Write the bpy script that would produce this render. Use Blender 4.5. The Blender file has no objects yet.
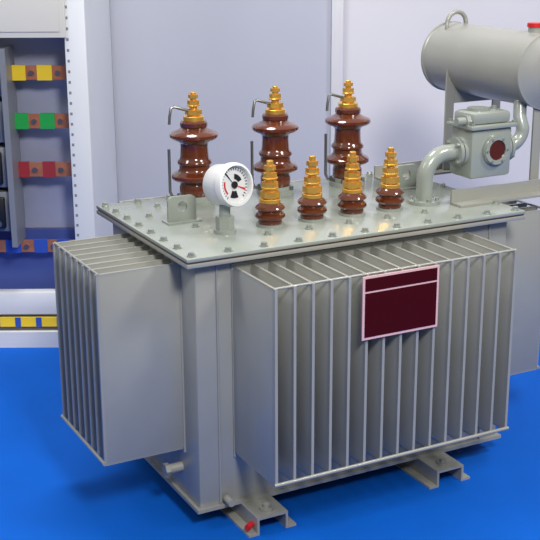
import bpy, bmesh, math, random
from mathutils import Vector, Matrix
random.seed(4)
scene=bpy.context.scene
try:
    scene.view_settings.view_transform='Standard'
    scene.view_settings.look='None'
except Exception: pass

def s2l(c):
    return tuple(((x/255)/12.92 if x/255<=0.04045 else (((x/255)+0.055)/1.055)**2.4) for x in c)
def mat(name,rgb,rough=0.5,metal=0.0,coat=0.0,noise=0.0,nscale=8,bump=0.0,bscale=200,spec=0.5):
    m=bpy.data.materials.new(name); m.use_nodes=True
    nt=m.node_tree; b=nt.nodes['Principled BSDF']
    c=s2l(rgb)
    b.inputs['Base Color'].default_value=(*c,1)
    b.inputs['Roughness'].default_value=rough
    b.inputs['Metallic'].default_value=metal
    b.inputs['Coat Weight'].default_value=coat
    b.inputs['Coat Roughness'].default_value=0.10
    b.inputs['Specular IOR Level'].default_value=spec
    tc=nt.nodes.new('ShaderNodeTexCoord')
    if noise>0:
        n=nt.nodes.new('ShaderNodeTexNoise'); n.inputs['Scale'].default_value=nscale; n.inputs['Detail'].default_value=5
        nt.links.new(tc.outputs['Object'],n.inputs['Vector'])
        r=nt.nodes.new('ShaderNodeValToRGB')
        r.color_ramp.elements[0].position=0.3; r.color_ramp.elements[1].position=0.7
        r.color_ramp.elements[0].color=(*[x*(1-noise) for x in c],1)
        r.color_ramp.elements[1].color=(*[min(1,x*(1+noise)) for x in c],1)
        nt.links.new(n.outputs['Fac'],r.inputs['Fac']); nt.links.new(r.outputs['Color'],b.inputs['Base Color'])
    if bump>0:
        n2=nt.nodes.new('ShaderNodeTexNoise'); n2.inputs['Scale'].default_value=bscale; n2.inputs['Detail'].default_value=2
        nt.links.new(tc.outputs['Object'],n2.inputs['Vector'])
        bp=nt.nodes.new('ShaderNodeBump'); bp.inputs['Strength'].default_value=bump; bp.inputs['Distance'].default_value=0.002
        nt.links.new(n2.outputs['Fac'],bp.inputs['Height']); nt.links.new(bp.outputs['Normal'],b.inputs['Normal'])
    return m
M={}
M['paint']=mat('grey_paint',(145,145,138),0.31,0.04,0.3,0.05,6,0.06,60)
M['lid']=mat('lid_paint',(141,147,139),0.25,0.04,0.4,0.05,5,0.06,50)
M['bolt']=mat('zinc_bolt',(165,170,162),0.3,0.6)
M['gasket']=mat('gasket',(70,45,35),0.7)
M['brown']=mat('brown_porcelain',(86,36,12),0.12,0,0.85,0.15,20)
M['brass']=mat('brass',(236,184,84),0.34,0.8,0,0.06,40)
M['steel']=mat('steel',(120,120,120),0.35,0.8)
M['white']=mat('white_plastic',(214,214,212),0.35)
M['dial']=mat('dial_face',(198,198,196),0.3)
M['black']=mat('black_plastic',(22,22,26),0.35)
M['red']=mat('red_plastic',(190,25,30),0.4)
M['glass']=mat('sight_glass',(74,20,20),0.05,0,1.0)
M['maroon']=mat('maroon_plate',(58,3,5),0.5,spec=0.12)
M['pink']=mat('plate_border',(208,168,168),0.45)
M['floor']=mat('blue_carpet',(0,86,186),0.75,0,0,0.07,3,0.4,400,0.15)
M['wallL']=mat('wall_panel_lavender',(170,172,184),0.5,0,0,0.03,1.5)
M['wallR']=mat('wall_panel_light',(200,198,203),0.5,0,0,0.03,1.5)
M['alu']=mat('aluminium_profile',(222,221,224),0.35,0.2)
M['cab']=mat('cabinet_white',(212,214,217),0.4,0,0,0.02,3)
M['cabdoor']=mat('cabinet_beige',(212,209,200),0.4)
M['cabin']=mat('cabinet_inside',(168,172,196),0.45,0.1,0,0.08,4)
M['cabreflect']=mat('cabinet_floor_reflection',(72,88,160),0.4)  # blue floor reflection inside the cabinet, painted as a flat colour
M['copper']=mat('copper',(190,118,84),0.35,0.4,0,0.1,30)
M['yellow']=mat('tape_yellow',(235,200,40),0.45)
M['green']=mat('tape_green',(30,160,70),0.45)
M['tapered']=mat('tape_red',(150,42,48),0.45)
M['blue']=mat('tape_blue',(45,80,175),0.45)
M['dgrey']=mat('breaker_grey',(125,128,136),0.4,0.2)

def empty(name,loc=(0,0,0),rotz=0):
    e=bpy.data.objects.new(name,None); scene.collection.objects.link(e)
    e.location=loc; e.rotation_euler=(0,0,rotz); return e
class B:
    """bmesh part builder with several materials"""
    def __init__(s,name,parent,mats,smooth=False):
        s.bm=bmesh.new(); s.name=name; s.parent=parent; s.mats=mats; s.smooth=smooth; s.smf=[]
    def _new(s,verts,mi,sm=False):
        fs=set()
        for v in verts:
            for f in v.link_faces: fs.add(f)
        for f in fs: f.material_index=mi; f.smooth=sm
    def box(s,a,b,mi=0,bev=0,M4=None):
        a=Vector(a);b=Vector(b)
        r=bmesh.ops.create_cube(s.bm,size=1); vs=r['verts']
        for v in vs:
            v.co=Vector(((a[i]+b[i])/2+v.co[i]*abs(b[i]-a[i]) for i in range(3)))
        if bev>0:
            es=set(e for v in vs for e in v.link_edges)
            rr=bmesh.ops.bevel(s.bm,geom=list(es),offset=bev,segments=2,affect='EDGES',profile=0.5)
            vs=list(set(v for f in rr['faces'] for v in f.verts)|set(v for v in vs if v.is_valid))
        if M4 is not None:
            for v in vs: v.co=M4@v.co
        s._new(vs,mi)
    def cyl(s,p,d,r,h,mi=0,seg=24,r2=None,sm=True):
        """cylinder from p along direction d"""
        d=Vector(d).normalized(); p=Vector(p)
        q=Vector((0,0,1)).rotation_difference(d).to_matrix().to_4x4()
        r_=bmesh.ops.create_cone(s.bm,cap_ends=True,segments=seg,radius1=r,radius2=r if r2 is None else r2,depth=h,matrix=Matrix.Translation(p+d*h/2)@q)
        s._new(r_['verts'],mi,False)
        if sm:
            for f in set(f for v in r_['verts'] for f in v.link_faces):
                if len(f.verts)==4: f.smooth=True
    def lathe(s,prof,p,d=(0,0,1),mi=0,seg=40,sharp=True):
        """prof list of (r,z) or (r,z,mi)"""
        q=Vector((0,0,1)).rotation_difference(Vector(d).normalized()).to_matrix()
        p=Vector(p); rings=[]
        for pr in prof:
            r,z=pr[0],pr[1]
            if r<1e-6: rings.append([s.bm.verts.new(p+q@Vector((0,0,z)))])
            else: rings.append([s.bm.verts.new(p+q@Vector((r*math.cos(2*math.pi*i/seg),r*math.sin(2*math.pi*i/seg),z))) for i in range(seg)])
        for k in range(len(rings)-1):
            a,b=rings[k],rings[k+1]; m=prof[k+1][2] if len(prof[k+1])>2 else mi
            for i in range(seg):
                j=(i+1)%seg
                if len(a)==1 and len(b)==1: continue
                if len(a)==1: f=s.bm.faces.new([a[0],b[j],b[i]][::-1])
                elif len(b)==1: f=s.bm.faces.new([a[i],a[j],b[0]])
                else: f=s.bm.faces.new([a[i],a[j],b[j],b[i]])
                f.material_index=m; f.smooth=True
    def tube(s,pts,r,mi=0,seg=16):
        pts=[Vector(x) for x in pts]; rings=[]
        up=None
        for i,p in enumerate(pts):
            if i==0: t=pts[1]-pts[0]
            elif i==len(pts)-1: t=pts[-1]-pts[-2]
            else: t=(pts[i+1]-pts[i]).normalized()+(pts[i]-pts[i-1]).normalized()
            t.normalize()
            if up is None:
                up=Vector((0,0,1)) if abs(t.z)<0.9 else Vector((0,1,0))
            n=t.cross(up); 
            if n.length<1e-3: n=t.cross(Vector((1,0,0)))
            n.normalize(); b=n.cross(t).normalized(); up=b
            rings.append([s.bm.verts.new(p+n*r*math.cos(2*math.pi*k/seg)+b*r*math.sin(2*math.pi*k/seg)) for k in range(seg)])
        for k in range(len(rings)-1):
            for i in range(seg):
                j=(i+1)%seg
                f=s.bm.faces.new([rings[k][i],rings[k][j],rings[k+1][j],rings[k+1][i]]); f.material_index=mi; f.smooth=True
        for rg in (rings[0],rings[-1]):
            f=s.bm.faces.new(rg); f.material_index=mi
    def poly(s,pts,ext,mi=0):
        """extruded polygon pts (3d), ext vector"""
        ext=Vector(ext)
        a=[s.bm.verts.new(Vector(p)) for p in pts]; b=[s.bm.verts.new(Vector(p)+ext) for p in pts]
        fs=[s.bm.faces.new(a[::-1]),s.bm.faces.new(b)]
        n=len(a)
        for i in range(n): fs.append(s.bm.faces.new([a[i],a[(i+1)%n],b[(i+1)%n],b[i]]))
        for f in fs: f.material_index=mi
    def done(s):
        bmesh.ops.recalc_face_normals(s.bm,faces=s.bm.faces)
        me=bpy.data.meshes.new(s.name); s.bm.to_mesh(me); s.bm.free()
        for m in s.mats: me.materials.append(M[m])
        try: me.set_sharp_from_angle(angle=math.radians(40))
        except Exception: pass
        o=bpy.data.objects.new(s.name,me); scene.collection.objects.link(o)
        if s.parent: o.parent=s.parent
        return o
def arc(c,r,a0,a1,ex,ey,n=12):
    c=Vector(c);ex=Vector(ex);ey=Vector(ey)
    return [c+ex*r*math.cos(a0+(a1-a0)*i/n)+ey*r*math.sin(a0+(a1-a0)*i/n) for i in range(n+1)]

# ---------------------------------------------------------------- dimensions
H=0.85; A=0.04; D=0.705; W=1.18; FZ=-0.06
PSI=0.4838
T=empty('power_transformer')

# tank
b=B('tank_body',T,['paint'])
b.box((0,0,0.0),(W,D,H-0.028),bev=0.012)
b.box((-0.012,-0.012,0.0),(W+0.012,D+0.012,0.012))
b.tube([(0.072,-0.002,0.014),(0.072,-0.002,H-0.03)],0.004)
b.tube([(1.1,-0.002,0.014),(1.1,-0.002,H-0.03)],0.004)
b.box((-A,-A,H-0.03),(W+A,D+A,H-0.017),bev=0.002)
b.done()
b=B('tank_gasket',T,['gasket']); b.box((-A+0.004,-A+0.004,H-0.019),(W+A-0.004,D+A-0.004,H-0.011)); b.done()
b=B('tank_lid',T,['lid']); b.box((-A,-A,H-0.012),(W+A,D+A,H),bev=0.003); b.done()

# fins
def fin(b,o,du,dt,ln,z0,z1,th=0.019):
    """o origin at tank wall, du outward unit, dt thickness unit"""
    o=Vector(o);du=Vector(du);dt=Vector(dt)
    def ring(half,inset):
        return [o+dt*half+Vector((0,0,z0+inset)), o+dt*half+du*(ln-inset)+Vector((0,0,z0+inset)), o+dt*half+du*(ln-inset)+Vector((0,0,z1-inset)), o+dt*half+Vector((0,0,z1-inset))]
    rim=0.0045; ins=0.012
    L=[ring(-th/2,ins),ring(-rim,0.003),ring(-rim,0),ring(rim,0),ring(rim,0.003),ring(th/2,ins)]
    V=[[b.bm.verts.new(p) for p in r] for r in L]
    b.bm.faces.new(V[0]); b.bm.faces.new(V[-1])
    for k in range(len(V)-1):
        for i in range(4):
            j=(i+1)%4
            b.bm.faces.new([V[k][i],V[k][j],V[k+1][j],V[k+1][i]])
Z0,Z1=0.176,0.797
R0,R1=0.132,0.993; P=0.271
def radiator(name,o,axis,out,length,n):
    b=B(name,T,['paint'])
    o=Vector(o);axis=Vector(axis);out=Vector(out)
    for i in range(n):
        fin(b,o+axis*(length*i/(n-1)),out,axis,P,Z0,Z1)
    b.tube([o+out*(P+0.001)-axis*0.008+Vector((0,0,Z0+0.008)),o+out*(P+0.001)+axis*(length+0.008)+Vector((0,0,Z0+0.008))],0.006)
    b.tube([o+out*(P-0.008)-axis*0.006+Vector((0,0,Z1-0.001)),o+out*(P-0.008)+axis*(length+0.006)+Vector((0,0,Z1-0.001))],0.004)
    a=o-axis*0.012+Vector((0,0,Z0-0.01)); c=o+axis*(length+0.012)+out*0.006+Vector((0,0,Z1+0.01))
    b.box([min(a[i],c[i]) for i in range(3)],[max(a[i],c[i]) for i in range(3)])
    b.done()
radiator('radiator_fins_front',(R0,0,0),(1,0,0),(0,-1,0),R1-R0,15)
radiator('radiator_fins_back',(R0,D,0),(1,0,0),(0,1,0),R1-R0,15)
radiator('radiator_fins_left',(0,0.113,0),(0,1,0),(-1,0,0),0.406,8)
radiator('radiator_fins_right',(W,0.113,0),(0,1,0),(1,0,0),0.406,8)

# base channels / feet
for i,x in enumerate((0.195,0.885)):
    b=B('foot_channel_%d'%(i+1),T,['paint'])
    w=0.055; y0=-0.125; y1=D+0.125; t=0.008
    b.box((x-w,y0,-t),(x+w,y1,0))
    b.box((x-w,y0,FZ+t),(x-w+t,y1,-t)); b.box((x+w-t,y0,FZ+t),(x+w,y1,-t))
    b.box((x-w-0.03,y0,FZ),(x-w+t,y1,FZ+t)); b.box((x+w-t,y0,FZ),(x+w+0.03,y1,FZ+t))
    b.cyl((x,y0+0.045,0),(0,0,1),0.022,0.006); 
    b.cyl((x,y0+0.045,0.006),(0,0,1),0.012,0.012,seg=6)
    b.done()
b=B('drain_plug',T,['paint','red'])
b.cyl((0.09,-0.008,0.03),(0,-1,0),0.012,0.04,0); b.cyl((0.135,-0.095,-0.03),(-0.8,-0.6,0),0.010,0.03,1)
b.cyl((0,0.14,0.1),(-1,0,0),0.016,0.045,0); b.cyl((-0.045,0.14,0.1),(-1,0,0),0.022,0.016,0,6)
b.done()

# bolts round the lid
b=B('lid_bolts',T,['bolt'])
def bolt(x,y,r=0.010):
    b.cyl((x,y,H),(0,0,1),r*1.35,0.003,0,16)
    b.cyl((x,y,H+0.003),(0,0,1),r,0.009,0,6,sm=False)
n=11
for i in range(n):
    x=-0.015+(W+0.03)*i/(n-1); bolt(x,-0.015); bolt(x,D+0.015)
for i in range(1,7):
    y=-0.015+(D+0.03)*i/7; bolt(-0.015,y); bolt(W+0.015,y)
for x,y in ((0.14,0.62),(0.14,0.3),(0.3,0.1),(0.45,0.1),(0.6,0.1),(0.75,0.1),(0.9,0.1),(0.45,0.4),(0.75,0.4),(0.06,0.5),(0.95,0.4)):
    bolt(x,y,0.009)
b.done()

def stack(b,x,y,items):
    """brass stud built from (radius,z0,z1,hex?)"""
    for (r,z0,z1,hx) in items:
        if hx: b.cyl((x,y,H+z0),(0,0,1),r*1.08,z1-z0,1,6,sm=False)
        else:
            c=min(0.0015,(z1-z0)/4)
            b.lathe([(0,z0),(r-c,z0),(r,z0+c),(r,z1-c),(r-c,z1),(0,z1)],(x,y,H),mi=1,seg=24)
# HV bushings
def hv(i,x,y):
    b=B('high_voltage_bushing_%d'%i,T,['brown','brass','lid','steel'])
    b.cyl((x,y,H),(0,0,1),0.068,0.014,2,32)
    b.cyl((x,y,H+0.014),(0,0,1),0.056,0.014,2,32)
    for k in range(4):
        a=math.pi/4+k*math.pi/2
        b.cyl((x+0.06*math.cos(a),y+0.06*math.sin(a),H+0.014),(0,0,1),0.008,0.014,3,6)
    prof=[(0,0.028),(0.052,0.028),(0.055,0.036),(0.055,0.060),(0.051,0.070),(0.058,0.078),(0.076,0.084),(0.082,0.090),(0.082,0.100),(0.076,0.106),(0.060,0.113),(0.054,0.122),
      (0.054,0.135),(0.060,0.141),(0.061,0.146),(0.059,0.151),(0.052,0.157),(0.050,0.168),(0.048,0.20),(0.049,0.212),(0.058,0.221),(0.078,0.228),(0.085,0.235),(0.085,0.244),(0.079,0.250),(0.062,0.257),(0.050,0.262),(0.045,0.267),
      (0.048,0.272),(0.048,0.284),(0.042,0.291),(0,0.292)]
    b.lathe(prof,(x,y,H),mi=0)
    stack(b,x,y,[(0.036,0.290,0.306,0),(0.022,0.306,0.312,0),(0.027,0.312,0.328,1),(0.014,0.328,0.340,0),(0.023,0.340,0.345,0),(0.019,0.345,0.360,1),(0.011,0.360,0.368,0),(0.016,0.368,0.380,1),(0.010,0.380,0.388,0)])
    z=H+0.320
    b.tube([(x,y,z),(x-0.04,y-0.005,z+0.012),(x-0.078,y-0.01,z+0.024),(x-0.088,y-0.01,z+0.020),(x-0.094,y-0.01,z-0.01),(x-0.096,y-0.01,z-0.035)],0.0052,3,8)
    b.tube([(x-0.055,y,H+0.02),(x-0.09,y-0.01,H+0.03),(x-0.1,y-0.01,H+0.05),(x-0.1,y-0.01,H+0.2)],0.0052,3,8)
    b.done()
for i,(x,y) in enumerate(((0.285,0.62),(0.605,0.62),(0.91,0.62))): hv(i+1,x,y)
def lv(i,x,y):
    b=B('low_voltage_bushing_%d'%i,T,['brown','brass','lid'])
    b.cyl((x,y,H),(0,0,1),0.046,0.008,2,24)
    prof=[(0,0.008),(0.038,0.008),(0.040,0.014),(0.038,0.020),(0.047,0.026),(0.050,0.032),(0.048,0.040),(0.040,0.045),(0.038,0.050),(0.047,0.055),(0.049,0.060),(0.045,0.067),(0.037,0.073),(0.032,0.078),(0,0.078)]
    b.lathe(prof,(x,y,H),mi=0)
    stack(b,x,y,[(0.034,0.076,0.090,0),(0.023,0.090,0.094,0),(0.030,0.094,0.114,1),(0.022,0.114,0.121,0),(0.028,0.121,0.128,0),(0.025,0.128,0.145,1),(0.014,0.145,0.154,0),(0.025,0.154,0.159,0),(0.021,0.159,0.174,1),(0.013,0.174,0.183,0),(0.018,0.183,0.198,1),(0.011,0.198,0.214,0)])
    b.done()
for i,x in enumerate((0.364,0.521,0.676,0.828)): lv(i+1,x,0.205)

# gauge
b=B('temperature_gauge',T,['white','dial','black','red','lid','steel'])
gx,gy=0.194,0.19
b.cyl((gx,gy,H),(0,0,1),0.036,0.012,4,24)
b.cyl((gx,gy,H+0.012),(0,0,1),0.030,0.042,4,6,sm=False)
b.cyl((gx,gy,H+0.054),(0,0,1),0.018,0.045,4,20)
nd=Vector((0.24,-0.93,0.16)).normalized()
c=Vector((gx+0.014,gy-0.008,H+0.155))
R=0.070
b.lathe([(0,-0.06),(R*0.86,-0.06),(R*0.94,-0.052),(R*0.94,0.01),(R,0.012),(R,0.028),(R*0.97,0.036),(R*0.86,0.038),(R*0.82,0.03),(R*0.82,0.022),(0,0.022,1)],c,nd,0,48)
u=nd.cross(Vector((0,0,1))).normalized(); v=u.cross(nd).normalized()
if v.z<0: v=-v
f=c+nd*0.0225
def dialbar(a0,a1,r0,r1,mi):
    n=10; pts=[f+u*r0*math.cos(a0+(a1-a0)*k/n)+v*r0*math.sin(a0+(a1-a0)*k/n) for k in range(n+1)]+[f+u*r1*math.cos(a1+(a0-a1)*k/n)+v*r1*math.sin(a1+(a0-a1)*k/n) for k in range(n+1)]
    b.poly(pts,nd*0.0015,mi)
for k in range(26):
    a=math.radians(-50+k*280/25); dialbar(a-0.02,a+0.02,0.046,0.054,2)
dialbar(math.radians(-40),math.radians(20),0.036,0.041,3)
dialbar(math.radians(100),math.radians(160),0.018,0.034,2)
dialbar(math.radians(50),math.radians(56),0.0,0.05,2)
dialbar(math.radians(200),math.radians(208),0.0,0.046,3)
dialbar(math.radians(-105),math.radians(-60),0.02,0.042,2)
b.cyl(f,nd,0.011,0.006,2,20)
b.done()

# lifting lugs
def lug(i,x,y):
    b=B('lifting_lug_%d'%i,T,['lid'])
    w=0.05;t=0.012;h=0.088
    n=32; ocx=Vector((x,y,H+0.052)); r=0.018
    outer=[];inner=[]
    for k in range(n):
        a=2*math.pi*k/n; dx,dz=math.cos(a),math.sin(a)
        m=min((w/abs(dx)) if abs(dx)>1e-6 else 9,( (h-0.052)/dz if dz>1e-6 else (0.052/-dz if dz<-1e-6 else 9)))
        if dz>0: m=min(m,0.054)
        outer.append(ocx+Vector((dx*m,0,dz*m))); inner.append(ocx+Vector((dx*r,0,dz*r)))
    vs=[[b.bm.verts.new(p+Vector((0,yy,0))) for p in L] for L in (outer,inner) for yy in (-t/2,t/2)]
    o0,o1,i0,i1=vs
    for k in range(n):
        j=(k+1)%n
        for q in ([o0[k],o0[j],i0[j],i0[k]],[o1[k],i1[k],i1[j],o1[j]],[o0[k],o1[k],o1[j],o0[j]],[i0[k],i0[j],i1[j],i1[k]]): b.bm.faces.new(q)
    b.box((x-0.06,y-0.03,H),(x+0.06,y+0.03,H+0.006))
    b.done()
lug(1,0.13,0.385); lug(2,1.06,0.45)

# Buchholz relay + pipe
b=B('oil_pipe',T,['lid','bolt'])
px,py=0.982,0.22; zr=1.02
b.cyl((px,py,H),(0,0,1),0.055,0.012,0,32)
for k in range(6):
    a=k*math.pi/3+0.3; b.cyl((px+0.045*math.cos(a),py+0.045*math.sin(a),H+0.012),(0,0,1),0.007,0.01,1,6)
rb=0.085
path=[(px,py,H+0.01),(px,py,zr-rb)]+arc((px+rb,py,zr-rb),rb,math.pi,math.pi/2,(1,0,0),(0,0,1),12)[1:]+[(1.13,py,zr)]
b.tube(path,0.029,0,24)
b.cyl((1.100,py,zr),(1,0,0),0.052,0.012,0,32); b.cyl((1.116,py,zr),(1,0,0),0.052,0.014,0,32)
b.cyl((1.308,py,zr),(1,0,0),0.052,0.012,0,32); b.cyl((1.324,py,zr),(1,0,0),0.052,0.012,0,32)
for k in range(4):
    a=math.pi/4+k*math.pi/2
    for x0 in (1.090,1.300): b.cyl((x0,py+0.043*math.cos(a),zr+0.043*math.sin(a)),(1,0,0),0.007,0.046,1,6)
rb=0.06
path=[(1.33,py,zr),(1.345,py,zr)]+arc((1.345,py,zr+rb),rb,-math.pi/2,0,(1,0,0),(0,0,1),12)[1:]+[(1.405,py+0.02,1.12),(1.42,py+0.04,1.18)]
b.tube(path,0.024,0,24)
b.done()
b=B('buchholz_relay',T,['lid','glass','bolt','black'])
b.box((1.130,py-0.064,zr-0.092),(1.308,py+0.064,zr+0.085),0,0.014)
b.box((1.120,py-0.076,zr+0.083),(1.318,py+0.076,zr+0.098),0,0.004)
b.box((1.136,py-0.060,zr+0.097),(1.302,py+0.060,zr+0.140),0,0.014)
b.cyl((1.20,py,zr+0.138),(0,0,1),0.038,0.012,0,28)
b.cyl((1.268,py,zr+0.138),(0,0,1),0.01,0.014,2,12)
for xx in (1.13,1.308):
    for dy in (-0.065,0.065): b.cyl((xx,py+dy,zr+0.098),(0,0,1),0.007,0.008,2,6)
b.cyl((1.230,py-0.062,zr+0.008),(0,-1,0),0.054,0.014,0,32)
b.lathe([(0.051,0.0),(0.051,0.006),(0.036,0.006),(0.036,0.001),(0,0.0012,1)],(1.230,py-0.076,zr+0.008),(0,-1,0),0,32)
for k in range(6):
    a=k*math.pi/3; b.cyl((1.230+0.044*math.cos(a),py-0.076,zr+0.008+0.044*math.sin(a)),(0,-1,0),0.0045,0.01,2,6)
b.cyl((1.140,py-0.03,zr+0.112),(-1,0,0.0),0.014,0.055,0,16)
b.cyl((1.150,py-0.03,zr+0.112),(-1,0,0.0),0.021,0.03,0,6)
b.done()

# conservator
b=B('oil_conservator',T,['paint','red','lid'])
cx,cz=1.485,1.28; CR=0.134
ya,yb=0.79,0.19
L=ya-yb
ax=Vector((0,-1,0.0))
prof=[(0,-0.035),(0.06,-0.03),(0.10,-0.018),(CR-0.006,0.0),(CR+0.004,0.003),(CR+0.004,0.014),(CR,0.017),(CR,L-0.017),(CR+0.004,L-0.014),(CR+0.004,L-0.003),(CR-0.006,L),(0.10,L+0.018),(0.06,L+0.03),(0,L+0.035)]
b.lathe(prof,(cx,ya,cz),ax,0,64)
b.tube([(cx-0.065,0.72,cz+CR-0.02),(cx-0.065,0.72,cz+CR+0.0)]+arc((cx-0.02,0.72,cz+CR+0.0),0.045,math.pi,0,(1,0,0),(0,0,1),12)+[(cx+0.025,0.72,cz+CR-0.01)],0.009,0,12)
b.cyl((cx+0.0,0.28,cz+CR-0.005),(0,0,1),0.024,0.022,2,24)
b.cyl((cx+0.0,0.28,cz+CR+0.017),(0,0,1),0.028,0.014,1,24)
b.lathe([(0.05,0.02),(0.05,0.05),(0.04,0.054),(0,0.054,1)],(cx,yb-0.0,cz),(0,-1,0),2,32)
b.done()
# supports
b=B('conservator_supports',T,['paint'])
for y in (0.13,0.62):
    b.box((1.05,y-0.035,H+0.0005),(1.60,y+0.03,H+0.008))
    b.box((1.05,y+0.022,H+0.008),(1.60,y+0.03,H+0.05))
    ys=y+0.075 if y<0.3 else y
    xp=1.438 if y<0.3 else 1.352
    if y<0.3: b.box((1.335,y+0.03,H+0.001),(1.62,ys+0.01,H+0.007))
    b.box((xp,ys-0.004,H+0.007),(xp+0.038,ys+0.004,cz-0.03))
    b.box((1.58,ys-0.004,H+0.007),(1.618,ys+0.004,cz-0.03))
    pts=[(xp+0.039,ys-0.003,cz-0.16),(1.579,ys-0.003,cz-0.16),(1.579,ys-0.003,cz-0.09),(cx+0.05,ys-0.003,cz-0.115),(cx,ys-0.003,cz-0.128),(xp+0.039,ys-0.003,cz-0.10)]
    b.poly(pts,(0,0.006,0))
b.done()

# nameplate
b=B('nameplate',T,['pink','maroon'])
yp=-0.2785
b.box((0.416,yp-0.003,0.596),(0.690,yp+0.001,0.794),0)
b.box((0.424,yp-0.0042,0.604),(0.682,yp-0.001,0.742),1)
b.box((0.424,yp-0.0042,0.748),(0.682,yp-0.001,0.787),1)
b.done()

# ---------------------------------------------------------------- room
Cx,Cy,Cz=-1.3398,-3.0350,1.7888
def room_empty(name): return empty(name,(Cx,Cy,0),-PSI)
def place(o): 
    o.location=(Cx,Cy,0); o.rotation_euler=(0,0,-PSI)
WD=5.80
b=B('floor',None,['floor']); b.box((-5,-3,FZ-0.05),(5,WD+0.2,FZ)); o=b.done(); place(o)
b=B('wall_back',None,['wallL','wallR'])
b.box((-5,WD,FZ),(0.33,WD+0.08,3.2),0); b.box((0.33,WD,FZ),(5,WD+0.08,3.2),1)
o=b.done(); place(o)
b=B('trim_1',None,['alu'])
b.box((0.308,WD-0.03,FZ),(0.365,WD,3.2),0,0.004); b.box((0.322,WD-0.034,FZ),(0.326,WD-0.029,3.2)); b.box((0.342,WD-0.034,FZ),(0.346,WD-0.029,3.2))
o=b.done(); place(o)

# cabinet
CB=room_empty('electrical_cabinet')
d0=4.98; d1=WD-0.02; xl=-1.75; xr=-0.775; top=2.1
b=B('cabinet_frame',CB,['cab','cabin','cabreflect','dgrey'])
b.box((xr-0.012,d0+0.02,FZ),(xr,d1,top))
b.box((xl,d0+0.02,FZ),(xl+0.012,d1,top))
b.box((xl,d1-0.012,FZ),(xr,d1,top),1)
b.box((xl,d0+0.02,top-0.012),(xr,d1,top)); b.box((xl,d0+0.02,FZ),(xr,d1,FZ+0.012))
b.box((xr-0.09,d0-0.004,FZ),(xr,d0+0.02,top),0,0.003)
b.box((xl,d0-0.004,FZ),(xl+0.08,d0+0.02,top),0,0.003)
b.box((xl+0.08,d0-0.003,FZ),(xr-0.09,d0+0.02,0.015),0)
b.box((xl+0.08,d0+0.04,0.085),(xr-0.09,d0+0.10,0.19),0,0.003)
for k in range(34):
    z=0.06+k*0.045
    b.box((xr-0.082,d0-0.0045,z),(xr-0.072,d0-0.003,z+0.012),3)
b.box((xl+0.1,d0+0.22,0.12),(xr-0.04,d0+0.235,1.45),1)
b.box((xl+0.1,d0+0.18,0.16),(xr-0.05,d0+0.215,0.45),2)  # sheet painted with the floor's blue reflection
b.done()
b=B('cabinet_door_panel',CB,['cabdoor','cab'])
b.box((xl+0.02,d0-0.02,1.335),(xr-0.08,d0-0.005,top-0.02),0,0.004)
b.box((xl+0.05,d0-0.026,1.36),(xr-0.105,d0-0.019,top-0.05),0,0.003)
b.done()
b=B('busbars',CB,['copper','yellow','green','tapered','blue','steel'])
def bus(z0,z1,col,dd=0.10,xs=-0.885,segs=None):
    b.box((xl+0.15,d0+dd,z0),(xs,d0+dd+0.012,z1),0)
    for (a,c) in segs: b.box((a,d0+dd-0.003,z0-0.003),(c,d0+dd+0.015,z1+0.003),col)
    for (a,c) in segs: b.cyl((c+0.025,d0+dd,(z0+z1)/2),(0,-1,0),0.011,0.01,5,12)
bus(1.145,1.205,1,segs=[(-1.13,-1.06),(-1.01,-0.945)]); bus(0.932,0.995,2,segs=[(-1.13,-1.06),(-1.01,-0.945)]); bus(0.715,0.778,3,segs=[(-1.13,-1.07),(-1.01,-0.955)])
bus(0.365,0.42,4,segs=[(-1.20,-1.13),(-1.07,-1.01),(-0.965,-0.91)])
b.box((xl+0.15,d0+0.03,0.03),(-0.885,d0+0.038,0.075),1)
for k in range(5): b.box((-1.26+k*0.095,d0+0.027,0.03),(-1.235+k*0.095,d0+0.03,0.075),4)
b.done()
b=B('circuit_breakers',CB,['black','dgrey','steel','cab'])
for k in range(4):
    z=0.48+k*0.20
    b.box((-1.62,d0+0.03,z),(-1.145,d0+0.16,z+0.18),1,0.006)
    for j in range(4):
        x=-1.592+j*0.11
        b.box((x,d0+0.0,z+0.02),(x+0.09,d0+0.03,z+0.16),0,0.005)
        b.box((x+0.02,d0-0.02,z+0.07),(x+0.07,d0,z+0.10),2,0.004)
        b.cyl((x+0.025,d0,z+0.042),(0,-1,0),0.012,0.008,2,12)
        b.cyl((x+0.065,d0,z+0.042),(0,-1,0),0.012,0.008,2,12)
        b.cyl((x+0.045,d0,z+0.135),(0,-1,0),0.014,0.008,2,12)
b.box((-1.143,d0-0.02,0.42),(-1.118,d0+0.16,1.29),1)
b.done()

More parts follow.
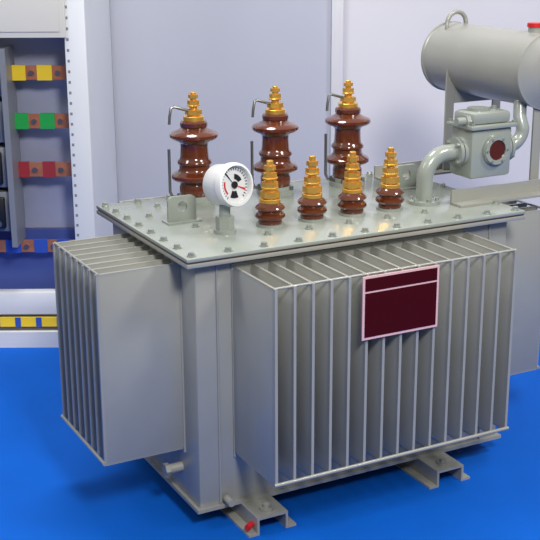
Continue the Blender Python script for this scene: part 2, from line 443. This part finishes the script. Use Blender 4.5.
# ---------------------------------------------------------------- light
w=bpy.data.worlds.new('World'); scene.world=w; w.use_nodes=True
nt=w.node_tree; bg=nt.nodes['Background']; bg.inputs[1].default_value=0.56
tc=nt.nodes.new('ShaderNodeTexCoord'); sp=nt.nodes.new('ShaderNodeSeparateXYZ'); rp=nt.nodes.new('ShaderNodeValToRGB')
nt.links.new(tc.outputs['Generated'],sp.inputs[0]); nt.links.new(sp.outputs['Z'],rp.inputs['Fac']); nt.links.new(rp.outputs['Color'],bg.inputs[0])
e=rp.color_ramp.elements
e[0].position=0.0; e[0].color=(0.28,0.28,0.28,1)
e[1].position=0.75; e[1].color=(1.1,1.08,1.04,1)
n_=e.new(0.25); n_.color=(0.52,0.52,0.50,1)
def area(name,loc,target,size,power,col=(1,1,1)):
    l=bpy.data.lights.new(name,'AREA'); l.shape='DISK'; l.size=size; l.energy=power; l.color=col
    o=bpy.data.objects.new(name,l); scene.collection.objects.link(o); o.location=loc
    o.rotation_euler=(Vector(target)-Vector(loc)).to_track_quat('-Z','Y').to_euler()
area('hall_light',(-0.4,-3.4,3.6),(0.5,0.0,0.5),0.9,165,(1,0.98,0.95))
area('hall_light_2',(2.4,-2.0,3.8),(0.8,0.2,0.6),0.8,85,(1,0.98,0.95))
area('hall_light_3',(0.2,1.2,4.4),(0.3,1.6,0.5),1.2,95,(1,0.99,0.98))
area('fill_light_left',(-2.6,0.6,3.6),(-1.2,1.8,0.5),1.0,38,(0.96,0.98,1.0))  # added fill from the left, not a visible lamp

# ---------------------------------------------------------------- camera
cam=bpy.data.cameras.new('camera'); co=bpy.data.objects.new('camera',cam); scene.collection.objects.link(co)
th=0.2898
F=Vector((math.sin(PSI)*math.cos(th),math.cos(PSI)*math.cos(th),-math.sin(th)))
R_=Vector((math.cos(PSI),-math.sin(PSI),0)); U=R_.cross(F)
ro=-0.0048
R2=R_*math.cos(ro)+U*math.sin(ro); U2=R2.cross(F)
m=Matrix((R2,U2,-F)).transposed().to_4x4(); m.translation=Vector((Cx,Cy,Cz))
co.matrix_world=m
cam.sensor_width=36; cam.lens=1158.72/540*36
scene.camera=co
